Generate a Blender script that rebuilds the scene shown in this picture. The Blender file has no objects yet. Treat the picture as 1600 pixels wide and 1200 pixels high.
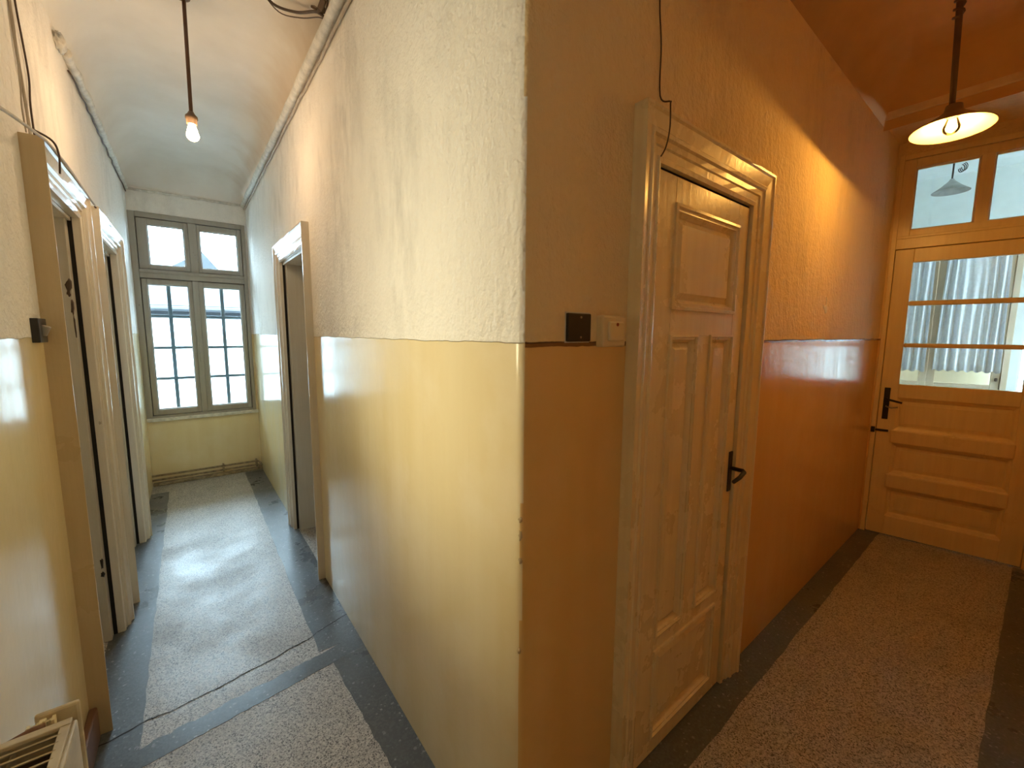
import bpy, bmesh, math, random
from mathutils import Vector, Matrix
random.seed(7)
sc = bpy.context.scene
COL = sc.collection
PI = math.pi

# ------------------------------------------------------------------ camera, sky, exposure
cam_d = bpy.data.cameras.new('camera'); cam = bpy.data.objects.new('camera', cam_d); COL.objects.link(cam)
cam_d.sensor_width = 36.0; cam_d.lens = 36.0 * 660.0 / 1600.0
cam_d.clip_start = 0.02; cam_d.clip_end = 200
YAW, PITCH, ROLL = math.radians(37.73), math.radians(6.8), math.radians(0.38)
cam.matrix_world = (Matrix.Translation((0, 0, 1.5)) @ Matrix.Rotation(-YAW, 4, 'Z')
                    @ Matrix.Rotation(PI / 2 - PITCH, 4, 'X') @ Matrix.Rotation(ROLL, 4, 'Z'))
sc.camera = cam

SKY_COL, SKY_STR = (0.71, 0.88, 1.0), 17.0       # overcast sky: zenith three times the horizon
W = bpy.data.worlds.new('overcast_sky'); sc.world = W; W.use_nodes = True
wt = W.node_tree; bg = wt.nodes['Background']
bg.inputs[0].default_value = (*SKY_COL, 1)
tc = wt.nodes.new('ShaderNodeTexCoord'); sx = wt.nodes.new('ShaderNodeSeparateXYZ'); wt.links.new(tc.outputs['Generated'], sx.inputs[0])
mr = wt.nodes.new('ShaderNodeMapRange'); wt.links.new(sx.outputs[2], mr.inputs[0])
mr.inputs[1].default_value = 0; mr.inputs[2].default_value = 1; mr.inputs[3].default_value = SKY_STR; mr.inputs[4].default_value = SKY_STR * 3
wt.links.new(mr.outputs[0], bg.inputs[1])

sc.view_settings.view_transform = 'Standard'; sc.view_settings.look = 'None'
sc.view_settings.exposure = 0.15; sc.view_settings.gamma = 1.0; sc.view_settings.use_curve_mapping = False
sc.cycles.use_denoising = True; sc.cycles.use_adaptive_sampling = True; sc.cycles.adaptive_threshold = .02
sc.cycles.max_bounces = 12; sc.cycles.diffuse_bounces = 8; sc.cycles.glossy_bounces = 4
sc.cycles.transparent_max_bounces = 16

def portal(name, loc, rot, sx, sy):
    l = bpy.data.lights.new(name, 'AREA'); l.shape = 'RECTANGLE'; l.size = sx; l.size_y = sy
    l.cycles.is_portal = True
    o = bpy.data.objects.new(name, l); COL.objects.link(o); o.location = loc; o.rotation_euler = rot
    return o
portal('window_portal', (0.12, 5.42, 1.62), (-PI / 2, 0, 0), 0.92, 1.95)

portal('heater_window_portal', (-.50, 1.245, 1.70), (0, -PI / 2, 0), .80, .33)

BULB_COL = (1.0, 0.50, 0.17)
BULB_LEFT, BULB_RIGHT = 215.0, 3800.0

# ------------------------------------------------------------------ material helpers
class NT:
    def __init__(s, name):
        s.m = bpy.data.materials.new(name); s.m.use_nodes = True
        s.t = s.m.node_tree; s.n = s.t.nodes; s.l = s.t.links
        s.b = s.n['Principled BSDF']; s.out = s.n['Material Output']
        g = s.n.new('ShaderNodeNewGeometry'); s.pos = g.outputs['Position']
    def node(s, typ, **kw):
        nd = s.n.new(typ)
        for k, v in kw.items():
            setattr(nd, k, v)
        return nd
    def set(s, sock, v):
        if hasattr(v, 'default_value') and hasattr(v, 'is_linked'): s.l.new(v, sock)
        elif isinstance(v, (tuple, list)) and len(v) == 3 and sock.type == 'RGBA': sock.default_value = (*v, 1)
        else: sock.default_value = v
    def math(s, op, a, b=0.0, c=0.0, clamp=False):
        nd = s.node('ShaderNodeMath', operation=op, use_clamp=clamp)
        s.set(nd.inputs[0], a); s.set(nd.inputs[1], b); s.set(nd.inputs[2], c)
        return nd.outputs[0]
    def scaled(s, sc_, off=(0, 0, 0), src=None):
        nd = s.node('ShaderNodeMapping'); s.l.new(src or s.pos, nd.inputs[0])
        nd.inputs['Scale'].default_value = sc_; nd.inputs['Location'].default_value = off
        return nd.outputs[0]
    def noise(s, scale=5.0, detail=4.0, rough=0.55, vec=None, dist=0.0):
        nd = s.node('ShaderNodeTexNoise'); s.l.new(vec or s.pos, nd.inputs['Vector'])
        nd.inputs['Scale'].default_value = scale; nd.inputs['Detail'].default_value = detail
        nd.inputs['Roughness'].default_value = rough; nd.inputs['Distortion'].default_value = dist
        return nd.outputs[0]
    def mix(s, f, a, b):
        nd = s.node('ShaderNodeMix', data_type='RGBA')
        s.set(nd.inputs[0], f); s.set(nd.inputs[6], a); s.set(nd.inputs[7], b)
        return nd.outputs[2]
    def mixf(s, f, a, b):
        nd = s.node('ShaderNodeMix', data_type='FLOAT')
        s.set(nd.inputs[0], f); s.set(nd.inputs[2], a); s.set(nd.inputs[3], b)
        return nd.outputs[0]
    def rng(s, v, a, b, lo=0.0, hi=1.0):
        nd = s.node('ShaderNodeMapRange'); s.set(nd.inputs[0], v)
        nd.inputs[1].default_value = a; nd.inputs[2].default_value = b
        nd.inputs[3].default_value = lo; nd.inputs[4].default_value = hi
        return nd.outputs[0]
    def bump(s, h, strength=0.3, dist=0.01):
        nd = s.node('ShaderNodeBump'); s.set(nd.inputs['Height'], h)
        nd.inputs['Strength'].default_value = strength; nd.inputs['Distance'].default_value = dist
        s.l.new(nd.outputs[0], s.b.inputs['Normal']); return nd
    def base(s, c): s.set(s.b.inputs['Base Color'], c)
    def rough(s, v): s.set(s.b.inputs['Roughness'], v)
    def metal(s, v): s.b.inputs['Metallic'].default_value = v

def plain(name, col, rough=0.5, metal=0.0, var=0.12, bumps=0.0, nscale=14.0):
    N = NT(name)
    f = N.noise(nscale, 4)
    c2 = tuple(x * (1 - var * 2) for x in col)
    N.base(N.mix(N.rng(f, .35, .7), col, c2)); N.rough(rough); N.metal(metal)
    if rough > .8: N.b.inputs['Specular IOR Level'].default_value = .1
    if bumps: N.bump(N.noise(nscale * 4, 3), bumps, 0.004)
    return N.m

def wall_paint(name, upper, lower, dado=1.478, line=0.0, dirt=0.5):
    N = NT(name)
    sep = N.node('ShaderNodeSeparateXYZ'); N.l.new(N.pos, sep.inputs[0]); z = sep.outputs[2]
    wob = N.noise(7, 3, .6)
    zw = N.math('ADD', z, N.math('MULTIPLY', N.math('SUBTRACT', wob, .5), .016))
    low = N.rng(zw, dado + .001, dado - .001)
    # upper plaster: greyish rubbed patches over off-white distemper
    n1 = N.noise(2.3, 4, .62, N.scaled((1, 1, .45))); n2 = N.noise(13, 4, .62, N.scaled((1, 1, .4)))
    d1 = N.math('MULTIPLY', N.rng(n1, .44, .66), N.rng(n2, .38, .66))
    up = N.mix(N.math('MULTIPLY', d1, dirt), upper, tuple(c * .45 for c in upper))
    up = N.mix(N.math('MULTIPLY', N.rng(N.noise(26, 5, .7), .56, .72), .35 * dirt), up, (.86, .83, .78))
    # lower enamel: vertical brush streaks and yellowing
    st = N.noise(1.0, 3, .5, N.scaled((7, 7, .7)))
    l1 = N.mix(N.rng(st, .3, .72), lower, tuple(c * k for c, k in zip(lower, (.93, .89, .78))))
    l1 = N.mix(N.math('MULTIPLY', N.rng(N.noise(3.2, 5, .6), .5, .75), .5), l1, tuple(c * k for c, k in zip(lower, (1.06, 1.1, 1.3))))
    col = N.mix(low, up, l1)
    if line:
        band = N.math('MULTIPLY', N.rng(zw, dado - line, dado - line + .001), N.rng(zw, dado + .003, dado + .002))
        col = N.mix(N.math('MULTIPLY', band, .85), col, (.13, .035, .012))
    N.base(col)
    rl = N.mixf(N.rng(st, .3, .7), .13, .22)
    N.rough(N.mixf(low, .8, rl))
    N.set(N.b.inputs['Specular IOR Level'], N.mixf(low, .25, .62))
    hu = N.math('ADD', N.math('MULTIPLY', N.noise(45, 2, .6), .6), N.math('MULTIPLY', n2, .9))
    hl = N.math('ADD', N.math('MULTIPLY', st, .10), N.math('MULTIPLY', wob, .10))
    N.bump(N.mixf(low, hu, hl), .8, .016)
    return N.m

def painted_wood(name, col, chip=(.16, .11, .07), amount=.5, rough=.3):
    N = NT(name)
    st = N.noise(1.0, 4, .55, N.scaled((40, 40, 2.2)))
    c = N.mix(N.rng(st, .35, .7), col, tuple(x * k for x, k in zip(col, (.93, .91, .87))))
    g = N.noise(3.0, 5, .65)
    c = N.mix(N.math('MULTIPLY', N.rng(g, .45, .85), .16), c, tuple(x * .6 for x in col))
    ch = N.noise(20, 6, .7, N.scaled((1, 1, .5)))
    cf = N.math('MULTIPLY', N.rng(ch, .70, .715), amount)
    N.base(N.mix(cf, c, chip)); N.rough(N.mixf(N.rng(g, .3, .8), rough, rough + .06))
    N.bump(N.math('ADD', N.math('MULTIPLY', st, .5), N.math('MULTIPLY', N.noise(60, 3), .25)), .25, .006)
    return N.m

def terrazzo(name, a, b, c, scale=240.0, rough=.42, chipf=.5, rare=.82):
    N = NT(name)
    v = N.node('ShaderNodeTexVoronoi'); N.l.new(N.pos, v.inputs['Vector']); v.inputs['Scale'].default_value = scale
    sp = N.node('ShaderNodeSeparateColor'); N.l.new(v.outputs['Color'], sp.inputs[0])
    r = sp.outputs[0]
    col = N.mix(N.rng(r, chipf - .2, chipf + .2), a, b)
    col = N.mix(N.rng(sp.outputs[1], rare, rare + .03), col, c)
    stain = N.noise(2.6, 6, .65)
    col = N.mix(N.math('MULTIPLY', N.rng(stain, .5, .75), .4), col, tuple(x * .55 for x in a))
    wear = N.noise(16, 6, .7)
    col = N.mix(N.math('MULTIPLY', N.rng(wear, .66, .70), .55), col, tuple(x * .35 for x in a))
    N.base(col); N.rough(N.mixf(N.rng(stain, .35, .65), rough - .06, rough + .14))
    N.bump(N.math('ADD', N.math('MULTIPLY', v.outputs['Distance'], .1), N.math('MULTIPLY', N.noise(9, 4), .35)), .18, .008)
    return N.m

def emit(name, col, strength):
    N = NT(name); e = N.node('ShaderNodeEmission'); e.inputs[0].default_value = (*col, 1); e.inputs[1].default_value = strength
    N.l.new(e.outputs[0], N.out.inputs[0]); return N.m

def pane_glass(name, tint=(.93, .98, .98), rough=.02):
    N = NT(name)
    tr = N.node('ShaderNodeBsdfTransparent'); tr.inputs[0].default_value = (*tint, 1)
    gl = N.node('ShaderNodeBsdfGlossy'); gl.inputs['Roughness'].default_value = rough
    fr = N.node('ShaderNodeFresnel'); fr.inputs[0].default_value = 1.45
    mx = N.node('ShaderNodeMixShader')
    N.l.new(fr.outputs[0], mx.inputs[0]); N.l.new(tr.outputs[0], mx.inputs[1]); N.l.new(gl.outputs[0], mx.inputs[2])
    N.l.new(mx.outputs[0], N.out.inputs[0]); return N.m

UP, LOW = (.87, .84, .79), (.86, .74, .48)
M = {}
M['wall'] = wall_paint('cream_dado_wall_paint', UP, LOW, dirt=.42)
M['wall_b'] = wall_paint('lamp_tinted_dado_wall_paint_lined', (.82, .64, .36), (.78, .51, .20), line=.010, dirt=.3)  # cream shifted to ochre, putting the lamp's warm cast into the paint
N = NT('ceiling_distemper')            # dark ochre in the lamp corridor: warm lamp shade put into the colour
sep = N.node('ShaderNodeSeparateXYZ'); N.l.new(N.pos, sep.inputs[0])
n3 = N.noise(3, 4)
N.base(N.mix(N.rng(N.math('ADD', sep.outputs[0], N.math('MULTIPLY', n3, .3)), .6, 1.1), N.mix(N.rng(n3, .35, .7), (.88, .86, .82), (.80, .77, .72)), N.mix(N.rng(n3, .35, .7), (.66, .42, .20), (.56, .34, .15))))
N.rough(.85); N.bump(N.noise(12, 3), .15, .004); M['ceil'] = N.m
M['strip'] = plain('pale_strip_paint', (.80, .66, .46), .6, var=.06)
M['pipe'] = plain('painted_conduit', (.76, .73, .66), .6, var=.15, bumps=.5, nscale=25)
M['wood'] = painted_wood('cream_painted_wood', (.76, .71, .62), rough=.15)
M['wood_shaded'] = painted_wood('shaded_cream_painted_wood', (.56, .53, .46), rough=.3)  # greyer copy of the cream wood: the jambs' shade put into the colour
M['wood_o'] = painted_wood('tan_painted_wood', (.60, .47, .29), amount=.8, rough=.26)
M['wood_d'] = painted_wood('cream_painted_door_wood', (.84, .71, .44), amount=.2, rough=.25)
M['ochre'] = painted_wood('ochre_painted_wood', (.90, .72, .38), (.2, .1, .03), .3, .27)
M['winwood'] = painted_wood('grey_weathered_window_wood', (.36, .33, .28), (.12, .1, .08), .9, .42)
M['brown'] = painted_wood('brown_painted_wood', (.19, .09, .055), (.45, .4, .35), .9, .35)
M['terr'] = terrazzo('terrazzo', (.32, .30, .28), (.56, .53, .49), (.11, .10, .10))
M['band'] = terrazzo('dark_terrazzo', (.095, .105, .115), (.125, .135, .145), (.30, .31, .31), 130, .30, .6, .965)
M['crack'] = plain('crack_dirt_gap_shade', (.03, .028, .026), .9)  # dirt of the floor crack; also painted shade in door and sash gaps
M['black'] = plain('black_bakelite', (.018, .015, .015), .3)
M['cream_pl'] = plain('cream_plastic', (.74, .60, .36), .32, var=.04)
M['red'] = plain('red_indicator', (.35, .05, .03), .3)
M['iron'] = plain('dark_iron', (.045, .038, .032), .42, .6)
M['steel'] = plain('worn_steel', (.45, .42, .38), .35, 1.0)
M['cable'] = plain('brown_cable', (.09, .055, .035), .6)
M['cable_l'] = plain('painted_cable', (.52, .45, .36), .6)
M['rod'] = plain('dark_brown_rod', (.10, .05, .028), .5)
M['socket'] = plain('brown_lamp_socket', (.16, .10, .06), .4)
M['enamel'] = plain('cream_enamel_shade', (.80, .68, .45), .35, var=.08)
M['shade_out'] = plain('dark_enamel_shade', (.30, .20, .12), .35)
M['bulbL'] = emit('bulb_glow', (1, .68, .38), BULB_LEFT)
M['bulbR'] = emit('bulb_glow_lamp', (1, .52, .115), BULB_RIGHT)
M['heater'] = plain('cream_heater_enamel', (.70, .62, .47), .35, var=.15, bumps=.1)
M['heater_in'] = plain('heater_inside', (.10, .07, .05), .8)
M['glass'] = pane_glass('window_pane_glass')
M['glass_w'] = pane_glass('window_pane_glass_dusty', (.90, .97, 1.0))
M['bulb_glass'] = pane_glass('clear_bulb_glass', (1, .97, .92))
M['glass_amber'] = pane_glass('amber_pane_glass', (1.0, .86, .66))
M['grille'] = plain('grey_green_iron', (.05, .075, .08), .6)
M['room'] = plain('pale_room_wall', (.80, .84, .84), .8, var=.03)
M['roomwood'] = painted_wood('beige_painted_wood', (.60, .50, .38), rough=.35)
M['curtain'] = plain('white_curtain_cloth', (.80, .82, .88), .85, var=.06, bumps=.3, nscale=40)
M['tin'] = plain('grey_tin', (.42, .42, .40), .5)
M['yard'] = plain('whitewashed_yard_wall', (.62, .64, .64), .85, var=.10, nscale=1.5)
M['ground'] = plain('yard_ground', (.35, .34, .32), .9)
M['roof'] = plain('slate_roof', (.020, .025, .030), .7, var=.25, nscale=6)
M['facade'] = plain('pale_facade', (.045, .05, .055), .85, var=.1)
M['peel'] = plain('bare_plaster', (.90, .82, .62), .9)
M['chip'] = plain('chipped_plaster', (.58, .44, .26), .9)
M['pipe_d'] = plain('dirty_painted_pipe', (.42, .33, .20), .5, var=.3, nscale=30)

# ------------------------------------------------------------------ mesh helpers
def new_obj(name, bm, mat, parent=None, smooth=False):
    me = bpy.data.meshes.new(name); bmesh.ops.recalc_face_normals(bm, faces=bm.faces); bm.to_mesh(me); bm.free()
    me.materials.append(mat)
    if smooth:
        for p in me.polygons: p.use_smooth = True
    o = bpy.data.objects.new(name, me); COL.objects.link(o)
    if parent: o.parent = parent
    return o
def tag(o, label, cat=None, group=None, kind=None):
    o['label'] = label
    if cat: o['category'] = cat
    if group: o['group'] = group
    if kind: o['kind'] = kind
    return o
def add_box(bm, x0, x1, y0, y1, z0, z1, bev=0.0):
    vs = [bm.verts.new((x, y, z)) for x in (x0, x1) for y in (y0, y1) for z in (z0, z1)]
    F = [(0, 1, 3, 2), (4, 6, 7, 5), (0, 4, 5, 1), (2, 3, 7, 6), (0, 2, 6, 4), (1, 5, 7, 3)]
    fs = [bm.faces.new([vs[i] for i in f]) for f in F]
    if bev:
        es = list({e for f in fs for e in f.edges})
        bmesh.ops.bevel(bm, geom=es, offset=bev, segments=2, affect='EDGES', profile=.5)
def add_tube(bm, pts, r, n=8, cap=True):
    pts = [Vector(p) for p in pts]; rings = []
    rs = r if isinstance(r, (list, tuple)) else [r] * len(pts)
    up = Vector((0, 0, 1)); prev = None
    for i, p in enumerate(pts):
        d = (pts[min(i + 1, len(pts) - 1)] - pts[max(i - 1, 0)]).normalized()
        if prev is None:
            a = up if abs(d.dot(up)) < .9 else Vector((1, 0, 0))
            u = d.cross(a).normalized()
        else:
            u = (prev - d * prev.dot(d)).normalized()
        prev = u; v = d.cross(u)
        rings.append([bm.verts.new(p + (u * math.cos(2 * PI * k / n) + v * math.sin(2 * PI * k / n)) * rs[i]) for k in range(n)])
    for a, b in zip(rings, rings[1:]):
        for k in range(n): bm.faces.new((a[k], a[(k + 1) % n], b[(k + 1) % n], b[k]))
    if cap: bm.faces.new(rings[0]); bm.faces.new(rings[-1])
def add_lathe(bm, prof, c=(0, 0, 0), n=32, closed=False):
    rings = []
    for r, z in prof:
        rings.append([bm.verts.new((c[0] + r * math.cos(2 * PI * k / n), c[1] + r * math.sin(2 * PI * k / n), c[2] + z)) for k in range(n)])
    prs = list(zip(rings, rings[1:])) + ([(rings[-1], rings[0])] if closed else [])
    for a, b in prs:
        for k in range(n): bm.faces.new((a[k], a[(k + 1) % n], b[(k + 1) % n], b[k]))
def add_prism(bm, poly, z0, z1):
    a = [bm.verts.new((x, y, z0)) for x, y in poly]; b = [bm.verts.new((x, y, z1)) for x, y in poly]
    n = len(poly); bm.faces.new(a); bm.faces.new(b)
    for i in range(n): bm.faces.new((a[i], a[(i + 1) % n], b[(i + 1) % n], b[i]))
def wavy(p, q, n, amp, jit=None):
    p, q = Vector(p), Vector(q); out = []
    for i in range(n + 1):
        f = i / n; v = p.lerp(q, f)
        if 0 < i < n: v += Vector((random.uniform(-amp, amp), random.uniform(-amp, amp), random.uniform(-amp, amp)))
        out.append(v)
    return out

class Frame:
    """a wall's own axes: s along it (left to right as seen from the room), t out of it into the room, z up"""
    def __init__(s, ox, oy, dx, dy):
        l = math.hypot(dx, dy); s.d = Vector((dx / l, dy / l, 0)); s.t = Vector((s.d.y, -s.d.x, 0)); s.o = Vector((ox, oy, 0))
    def mat(s, s0=0.0, t0=0.0, z0=0.0):
        m = Matrix.Identity(4)
        for i in range(3):
            m[i][0] = s.d[i]; m[i][1] = -s.t[i]; m[i][2] = (0, 0, 1)[i]
        p = s.o + s.d * s0 + s.t * t0; m[0][3], m[1][3], m[2][3] = p.x, p.y, z0
        return m
    def root(s, name, s0=0.0, t0=0.0, z0=0.0):
        o = bpy.data.objects.new(name, None); COL.objects.link(o); o.empty_display_size = .05
        o.matrix_world = s.mat(s0, t0, z0); o['off'] = (s0, t0, z0); return o
class Bld:
    """collects shapes in a frame's (s, t, z) and links them as one mesh, parented or free"""
    def __init__(s): s.bm = bmesh.new()
    def box(s, s0, s1, t0, t1, z0, z1, bev=0.0): add_box(s.bm, s0, s1, -t1, -t0, z0, z1, bev); return s
    def tube(s, pts, r, n=8): add_tube(s.bm, [(a, -b, c) for a, b, c in pts], r, n); return s
    def poly(s, pts):
        s.bm.faces.new([s.bm.verts.new((a, -b, c)) for a, b, c in pts]); return s
    def done(s, name, mat, root=None, frame=None, parent=None, smooth=False):
        """root: the thing's Empty (for its offset); parent: the part to hang it on, else the root"""
        if root is not None:
            o0 = root['off']
            bmesh.ops.translate(s.bm, verts=s.bm.verts, vec=(-o0[0], o0[1], -o0[2]))
            return new_obj(name, s.bm, mat, parent or root, smooth)
        o = new_obj(name, s.bm, mat, None, smooth); o.matrix_world = frame.mat(); return o
    def free(s, name, mat, frame, s0, t0, z0, smooth=False):
        bmesh.ops.translate(s.bm, verts=s.bm.verts, vec=(-s0, t0, -z0))
        o = new_obj(name, s.bm, mat, None, smooth); o.matrix_world = frame.mat(s0, t0, z0); return o

FL = Frame(-.3907, -.12, .0107, 1)          # left wall of the window corridor, s = y + .12
FR = Frame(.592, 5.30, 0, -1)               # right wall of the window corridor, s = 5.30 - y
FB = Frame(.600, .755, math.sin(math.radians(88.73)), math.cos(math.radians(88.73)))   # wall of the lamp corridor
FW = Frame(0, 5.30, 1, 0)                   # window wall, s = x
FG = Frame(4.09, .81, .159, -.987)          # glazed door wall, s from the inner corner

def wall(frame, name, s0, s1, z0, z1, depth, openings, mat, back=True, label=None):
    b = Bld()
    S = sorted({s0, s1, *[o[0] for o in openings], *[o[1] for o in openings]})
    Z = sorted({z0, z1, *[o[2] for o in openings], *[o[3] for o in openings]})
    for a, c in zip(S, S[1:]):
        for e, f in zip(Z, Z[1:]):
            sm, zm = (a + c) / 2, (e + f) / 2
            if any(o[0] < sm < o[1] and o[2] < zm < o[3] for o in openings): continue
            b.box(a, c, -depth, 0, e, f)
    if back: b.box(s0, s1, -depth - .05, -depth, z0, z1)
    o = b.done(name, mat, frame=frame); o['kind'] = 'structure'
    if label: o['label'] = label
    return o

# ------------------------------------------------------------------ structure: walls
CZ = 3.03
D2 = (2.13 + .12, 2.74 + .12, 0, 2.0)       # openings of the two left doors, in FL
D3 = (3.10 + .12, 3.87 + .12, 0, 2.0)
D4 = (5.30 - 3.45, 5.30 - 2.72, 0, 1.99)    # right side door, in FR
D1 = (.50, 1.14, 0, 1.985)                  # panelled door of the lamp corridor, in FB
HW = (1.20, 1.53, 1.30, 2.10)                  # window over the heater, beside the camera, in FL
wall(FL, 'wall_left', -.30, 5.60, 0, 3.25, .22, [D2, D3, HW], M['wall'], back=False, label='left corridor wall, white above a glossy cream dado')
wall(FW, 'wall_end', -.60, .86, 0, 3.25, .24, [(-.335, .575, .66, 2.595)], M['wall'], back=False, label='short end wall under and over the window')
# right wall of the window corridor ends in a rounded, chipped corner
wr = wall(FR, 'wall_right', 0, 4.345, 0, 3.25, .20, [D4], M['wall'], label='long wall right of the window corridor, ending in a worn corner')
bm = bmesh.new()
corner = [(.592, .96), (.594, .85), (.597, .79), (.600, .765), (.6025, .755), (.606, .748), (.612, .7435), (.62, .742), (.66, .7465), (.72, .7535), (.80, .7588), (.905, .7615), (.96, .7635)]
Zs = [0, .2, .45, .6, .7, .8, .95, 1.1, 1.3, 1.478, 1.6, 1.8, 2.0, 2.2, 2.5, 2.8, 3.25]
rings = []
for z in Zs:
    j = random.uniform(-.0022, .0022)
    rings.append([bm.verts.new((x + (j if 3 < i < 8 else 0), y + (j * .6 if 3 < i < 8 else 0), z)) for i, (x, y) in enumerate(corner)])
for a, b in zip(rings, rings[1:]):
    for k in range(len(corner) - 1): bm.faces.new((a[k], a[k + 1], b[k + 1], b[k]))
for f in bm.faces: f.material_index = 1 if f.calc_center_median().x > .608 else 0
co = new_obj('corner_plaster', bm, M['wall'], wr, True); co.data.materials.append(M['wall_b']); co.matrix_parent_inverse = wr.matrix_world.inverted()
for k, (z, h_) in enumerate(((1.06, .007), (1.02, .012), (.955, .008), (.72, .007))):
    bm = bmesh.new(); bmesh.ops.create_icosphere(bm, subdivisions=2, radius=1); rnd = random.Random(k)
    for v in bm.verts:
        q = 1 + rnd.uniform(-.35, .35); v.co = Vector((.6065 + v.co.x * .005 * q, .7475 + v.co.y * .005 * q, z + v.co.z * h_ * q))
    o = new_obj('plaster_chip', bm, M['chip'], wr, True); o.matrix_parent_inverse = wr.matrix_world.inverted()
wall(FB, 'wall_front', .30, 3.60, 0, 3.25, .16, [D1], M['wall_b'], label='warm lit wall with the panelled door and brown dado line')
# unseen back walls closing the L-shaped corridor
for nm, bx, mt, lb_ in (('wall_back', (-.6, 1.0, -.30, -.12), 'wall', 'wall behind the camera at the bend of the corridor'), ('wall_back_lamp', (1.0, 4.6, -.30, -.12), 'wall_b', 'wall facing the panelled door in the lamp corridor')):
    bm = bmesh.new(); add_box(bm, bx[0], bx[1], bx[2], bx[3], 0, 3.25); o = new_obj(nm, bm, M[mt]); o['kind'] = 'structure'; o['label'] = lb_

# glazed wall: masonry round the glazed door, header beam in front of it
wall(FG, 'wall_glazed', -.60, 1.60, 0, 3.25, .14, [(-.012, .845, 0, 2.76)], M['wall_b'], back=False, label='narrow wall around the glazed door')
bm = bmesh.new(); add_box(bm, 3.60, 4.32, -.15, .90, 2.84, 3.25, .006)
o = new_obj('trim_1', bm, M['wall_b']); o['kind'] = 'structure'; o['label'] = 'plastered header beam in front of the glazed door'
bm = bmesh.new(); add_box(bm, 3.578, 3.606, -.15, .86, 2.845, 2.895, .004)
o = new_obj('trim_2', bm, M['strip']); o['kind'] = 'structure'; o['label'] = 'pale strip along the header beam behind the shaded lamp'

# ------------------------------------------------------------------ ceiling with a cove
outline = [(-.334, 5.30), (.592, 5.30), (.592, .755), (3.60, .822), (3.60, -.12), (-.3907, -.12)]
def offset_poly(P, d):
    n = len(P); out = []
    for i in range(n):
        a, b, c = Vector(P[i - 1]), Vector(P[i]), Vector(P[(i + 1) % n])
        e1 = (b - a).normalized(); e2 = (c - b).normalized()
        n1 = Vector((e1.y, -e1.x)); n2 = Vector((e2.y, -e2.x))          # interior is to the right (clockwise)
        m = (n1 + n2); m = m / max(1e-6, m.dot(n1)); out.append(b + m * d)
    return out
bm = bmesh.new(); rings = []; R = .24
for k in range(0, 10):
    a = k / 9 * PI / 2
    rings.append([bm.verts.new((p.x, p.y, CZ - R + R * math.sin(a))) for p in offset_poly(outline, R * (1 - math.cos(a)) - (.004 if k == 0 else 0))])
for a, b in zip(rings, rings[1:]):
    n = len(a)
    for k in range(n): bm.faces.new((a[k], a[(k + 1) % n], b[(k + 1) % n], b[k]))
f = bm.faces.new(rings[-1]); bmesh.ops.triangulate(bm, faces=[f])
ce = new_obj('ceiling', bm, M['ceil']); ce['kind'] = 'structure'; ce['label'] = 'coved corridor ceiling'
for p in ce.data.polygons: p.use_smooth = abs(p.normal.z) < .999
bm = bmesh.new(); add_box(bm, -.8, 4.4, -.4, 5.6, 3.20, 3.30); o = new_obj('roof_slab', bm, M['ceil'], ce); o.matrix_parent_inverse = ce.matrix_world.inverted()

# ------------------------------------------------------------------ floor
bm = bmesh.new(); add_box(bm, -.95, 7.2, -2.4, 5.56, -.12, 0)
fl = new_obj('floor', bm, M['terr']); tag(fl, 'worn speckled terrazzo floor with dark border strips', kind='structure')
def strip(edgeA, edgeB, n=40, amp=.004, z=.0008):
    bm = bmesh.new()
    A = wavy((*edgeA[0], 0), (*edgeA[1], 0), n, amp); B = wavy((*edgeB[0], 0), (*edgeB[1], 0), n, amp * .4)
    va = [bm.verts.new((p.x, p.y, z)) for p in A]; vb = [bm.verts.new((p.x, p.y, z)) for p in B]
    for i in range(n): bm.faces.new((va[i], va[i + 1], vb[i + 1], vb[i]))
    r = bmesh.ops.extrude_face_region(bm, geom=list(bm.faces))
    bmesh.ops.translate(bm, verts=[v for v in r['geom'] if isinstance(v, bmesh.types.BMVert)], vec=(0, 0, -.004))
    return new_obj('border_strip', bm, M['band'], fl)
strip(((.405, 2.00), (.425, 5.22)), ((.60, 2.00), (.60, 5.22)))
strip(((.44, 1.93), (.50, .66)), ((.60, 1.95), (.60, .66)))
strip(((-.225, 1.82), (-.205, 5.0)), ((-.40, 1.80), (-.36, 5.0)))
strip(((-.40, 1.868), (.60, 2.012)), ((-.40, 1.775), (.60, 1.915)), 50, .007, .0011)
strip(((.50, .63), (4.2, .715)), ((.50, .80), (4.2, .84)))
strip(((-.2, .02), (4.2, .05)), ((-.2, -.12), (4.2, -.12)))
strip(((-.25, 1.70), (-.25, -.1)), ((-.40, 1.72), (-.40, -.1)))
bm = bmesh.new()
cp = [(.60, 2.205), (.50, 2.17), (.447, 2.154), (.38, 2.118), (.30, 2.108), (.22, 2.078), (.12, 2.066), (.02, 2.038), (-.06, 2.036), (-.14, 2.02), (-.212, 2.024), (-.30, 2.0), (-.38, 1.985)]
pts = []
for a, b in zip(cp, cp[1:]):
    for k in range(4):
        f = k / 4; pts.append((a[0] + (b[0] - a[0]) * f, a[1] + (b[1] - a[1]) * f + random.uniform(-.003, .003)))
va = [bm.verts.new((x, y + .0026 * random.uniform(.5, 1.3), .0016)) for x, y in pts]; vb = [bm.verts.new((x, y - .0026 * random.uniform(.5, 1.3), .0016)) for x, y in pts]
for i in range(len(pts) - 1): bm.faces.new((va[i], va[i + 1], vb[i + 1], vb[i]))
new_obj('crack', bm, M['crack'], fl)

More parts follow.
